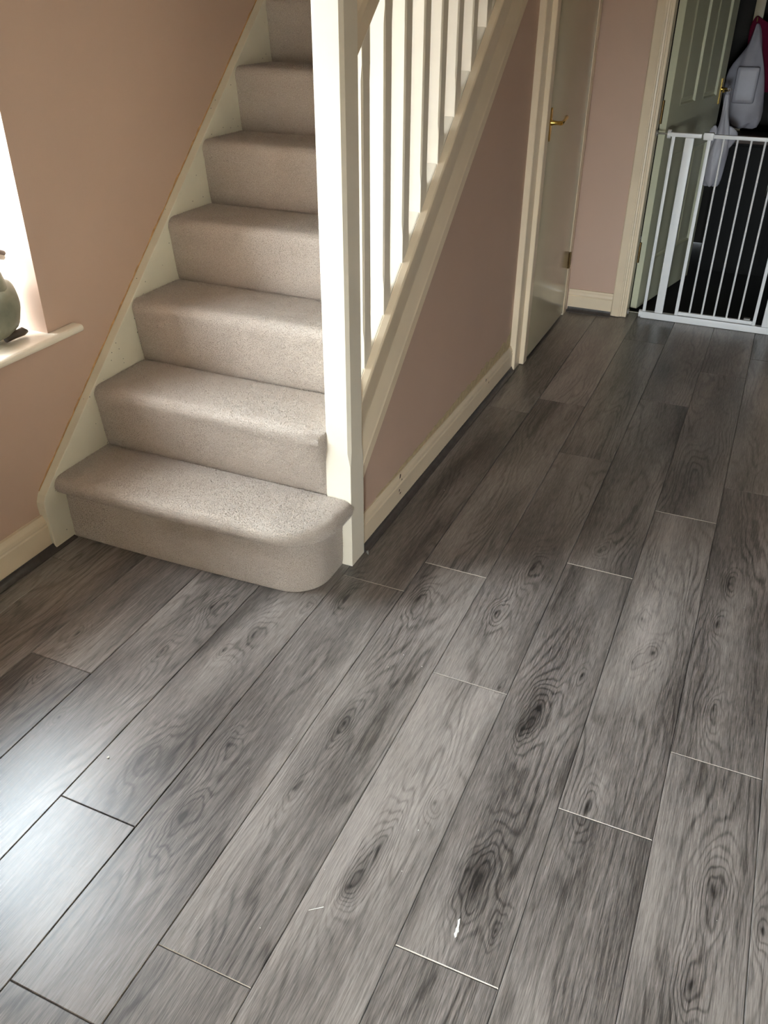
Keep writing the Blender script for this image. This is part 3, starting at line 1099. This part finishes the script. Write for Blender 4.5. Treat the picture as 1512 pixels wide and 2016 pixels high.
bg3 = thing('carrier_bag', (-.27, BY, .79), 'bulging white carrier bag hung by a knotted top beyond the gate', 'bag', group='white carrier bags beyond the gate')
sack('bag_body', [(.775, -.262, 5.555, .03, .02), (.785, -.262, 5.550, .085, .045), (.86, -.272, 5.545, .108, .056), (.96, -.282, 5.545, .108, .056), (1.06, -.290, 5.555, .092, .048), (1.12, -.285, 5.565, .064, .036), (1.17, -.278, 5.570, .040, .026), (1.21, -.278, 5.575, .030, .02), (1.26, -.282, 5.610, .016, .014), (1.285, -.290, 5.618, .007, .008)],
     M['bag_white'], bg3, fold=.17, seed=8)
bm = bmesh.new()
add_box(bm, -.338, -.222, 5.474, 5.525, .905, 1.085, bev=.022, seg=4)
o = from_bm('folded_side', bm, M['bag_white'], bg3, True)
bg4 = sack('carrier_bag', [(.80, -0.070, 5.585, .03, .02), (.81, -0.070, 5.58, .055, .038), (.90, -0.073, 5.578, .062, .046), (1.0, -0.080, 5.578, .062, .044), (1.08, -0.090, 5.585, .05, .034), (1.14, -0.115, 5.595, .03, .022), (1.2, -0.155, 5.61, .014, .012), (1.24, -0.185, 5.622, .006, .007)],
           M['bag_white'], fold=.2, seed=11)
tag(bg4, 'slimmer white carrier bag beside the bulging one beyond the gate', 'bag', 'white carrier bags beyond the gate')

cb = thing('low_cabinet', (-.1, 5.75, 0), 'dark brown low cabinet under the hanging bags', 'cabinet')
box('cabinet_top', (-.36, .70, 5.40, 5.68, .715, .745), M['dark_wood'], cb, .004)
box('cabinet_body', (-.34, .68, 5.43, 5.68, .0015, .7145), M['black'], cb, .003)
for i in range(3):
    x = -.335 + .34 * i
    dr = box('cabinet_door', (x, x + .33, 5.414, 5.4295, .06, .70), M['black'], cb, .004)
    hh = tubes('handle', [[(x + .285, 5.412, .45), (x + .285, 5.396, .45), (x + .285, 5.394, .455), (x + .285, 5.394, .595), (x + .285, 5.396, .60), (x + .285, 5.412, .60)]], .006, M['chrome'], None, 10)
    hh.parent = dr

# ------------------------------------------------------------------ bird ornament on the window sill
DXc, DYc = -1.852, 1.555
dk = thing('bird_ornament', (DXc, DYc, .617), 'grey-green ceramic bird ornament standing on the window sill', 'ornament')
bm = bmesh.new()
SEG = 24
prof = [(-.128, .105, .004, .006), (-.122, .102, .018, .020), (-.10, .092, .042, .045), (-.06, .082, .062, .066), (-.01, .078, .072, .074), (.035, .080, .072, .074), (.07, .085, .062, .070), (.092, .098, .046, .058), (.104, .115, .028, .036), (.109, .13, .008, .012)]
rr = []
for (dy, cz, rx, rz) in prof:
    rr.append([bm.verts.new((DXc + rx * math.cos(2 * math.pi * k / SEG), DYc + dy, .617 + cz + rz * math.sin(2 * math.pi * k / SEG))) for k in range(SEG)])
for a, b in zip(rr, rr[1:]):
    for k in range(SEG):
        bm.faces.new((a[k], a[(k + 1) % SEG], b[(k + 1) % SEG], b[k]))
bm.faces.new(rr[0][::-1])
bm.faces.new(rr[-1])
from_bm('body', bm, M['duck'], dk, True)
bm = bmesh.new()
tube(bm, [(DXc, DYc + .045, .735), (DXc, DYc + .052, .775), (DXc, DYc + .048, .81), (DXc, DYc + .046, .835)], [.050, .036, .030, .026], 18)
ico = bmesh.ops.create_icosphere(bm, subdivisions=3, radius=.036, matrix=Matrix.Translation((DXc, DYc + .052, .845)) @ Matrix.Diagonal((.85, 1.1, .95, 1)))
from_bm('head', bm, M['duck'], dk, True)
for nm, z, mt, ln in (('upper_bill', .846, 'duck_dark', .112), ('lower_bill', .836, 'duck_pale', .108)):
    bm = bmesh.new()
    tube(bm, [(DXc, DYc + .078, z), (DXc, DYc + .095, z - .004), (DXc, DYc + ln + .004, z - .012), (DXc, DYc + ln + .009, z - .013)], [.012, .009, .0075, .003], 12)
    from_bm(nm, bm, M[mt], dk, True)
for s in (-1, 1):
    bm = bmesh.new()
    pts6 = [(DXc + s * .03, DYc + .03, .628), (DXc + s * .032, DYc + .06, .630), (DXc + s * .036, DYc + .088, .632), (DXc + s * .038, DYc + .102, .628)]
    tube(bm, pts6, [.010, .0105, .012, .004], 12)
    tube(bm, [(DXc + s * .03, DYc + .04, .63), (DXc + s * .03, DYc + .035, .66)], [.010, .012], 10)
    from_bm('foot', bm, M['duck_dark'], dk, True)

# ------------------------------------------------------------------ bits lying on the floor
def scrap(name, pts, h, mat, label, cat):
    bm = bmesh.new()
    a = [bm.verts.new((x, y, .0006)) for x, y in pts]
    b = [bm.verts.new((x + .0006 * random.uniform(-1, 1), y, .0006 + h * random.uniform(.6, 1.2))) for x, y in pts]
    n = len(pts)
    for i in range(n):
        bm.faces.new((a[i], a[(i + 1) % n], b[(i + 1) % n], b[i]))
    bm.faces.new(a[::-1])
    bm.faces.new(b)
    o = from_bm(name, bm, mat)
    return tag(o, label, cat)


scrap('paper_scrap', [(-.2395, .872), (-.2380, .866), (-.2382, .861), (-.2345, .856), (-.2328, .860), (-.2335, .866), (-.2322, .870), (-.2350, .876), (-.2362, .884), (-.2385, .893), (-.2405, .888), (-.2388, .879)], .003, M['paper'],
      'small torn white paper flake on a floorboard near the front joint', 'scrap')
scrap('splinter', [(-.499, .7965), (-.4985, .7955), (-.476, .8125), (-.4765, .8135)], .0008, M['paper'], 'thin pale splinter lying across a floorboard', 'splinter')
scrap('plastic_offcut', [(-.8875, 1.884), (-.878, 1.878), (-.8815, 1.8875)], .012, M['seal'], 'small grey plastic wedge at the foot of the newel post', 'offcut')
scrap('paint_flake', [(-1.076, .934), (-1.072, .932), (-1.0705, .936), (-1.0735, .939)], .002, M['paper'], 'tiny white paint flake on the boards left of the stairs', 'flake')
vv, ff = [], []
for i in range(34):
    x, y = random.uniform(-1.2, .3), random.uniform(.6, 2.4)
    if x < -.88 and y > 1.55:
        continue
    s = random.uniform(.0006, .0014)
    b0 = len(vv)
    vv += [(x - s, y - s, .0003), (x + s, y - s * .6, .0003), (x, y + s, .0003), (x, y, .0003 + s * 1.4)]
    ff += [(b0, b0 + 1, b0 + 3), (b0 + 1, b0 + 2, b0 + 3), (b0 + 2, b0, b0 + 3)]
tag(obj_from('crumbs', vv, ff, M['paper']), 'scattered pale specks of dust on the floorboards', 'crumbs', kind='stuff')
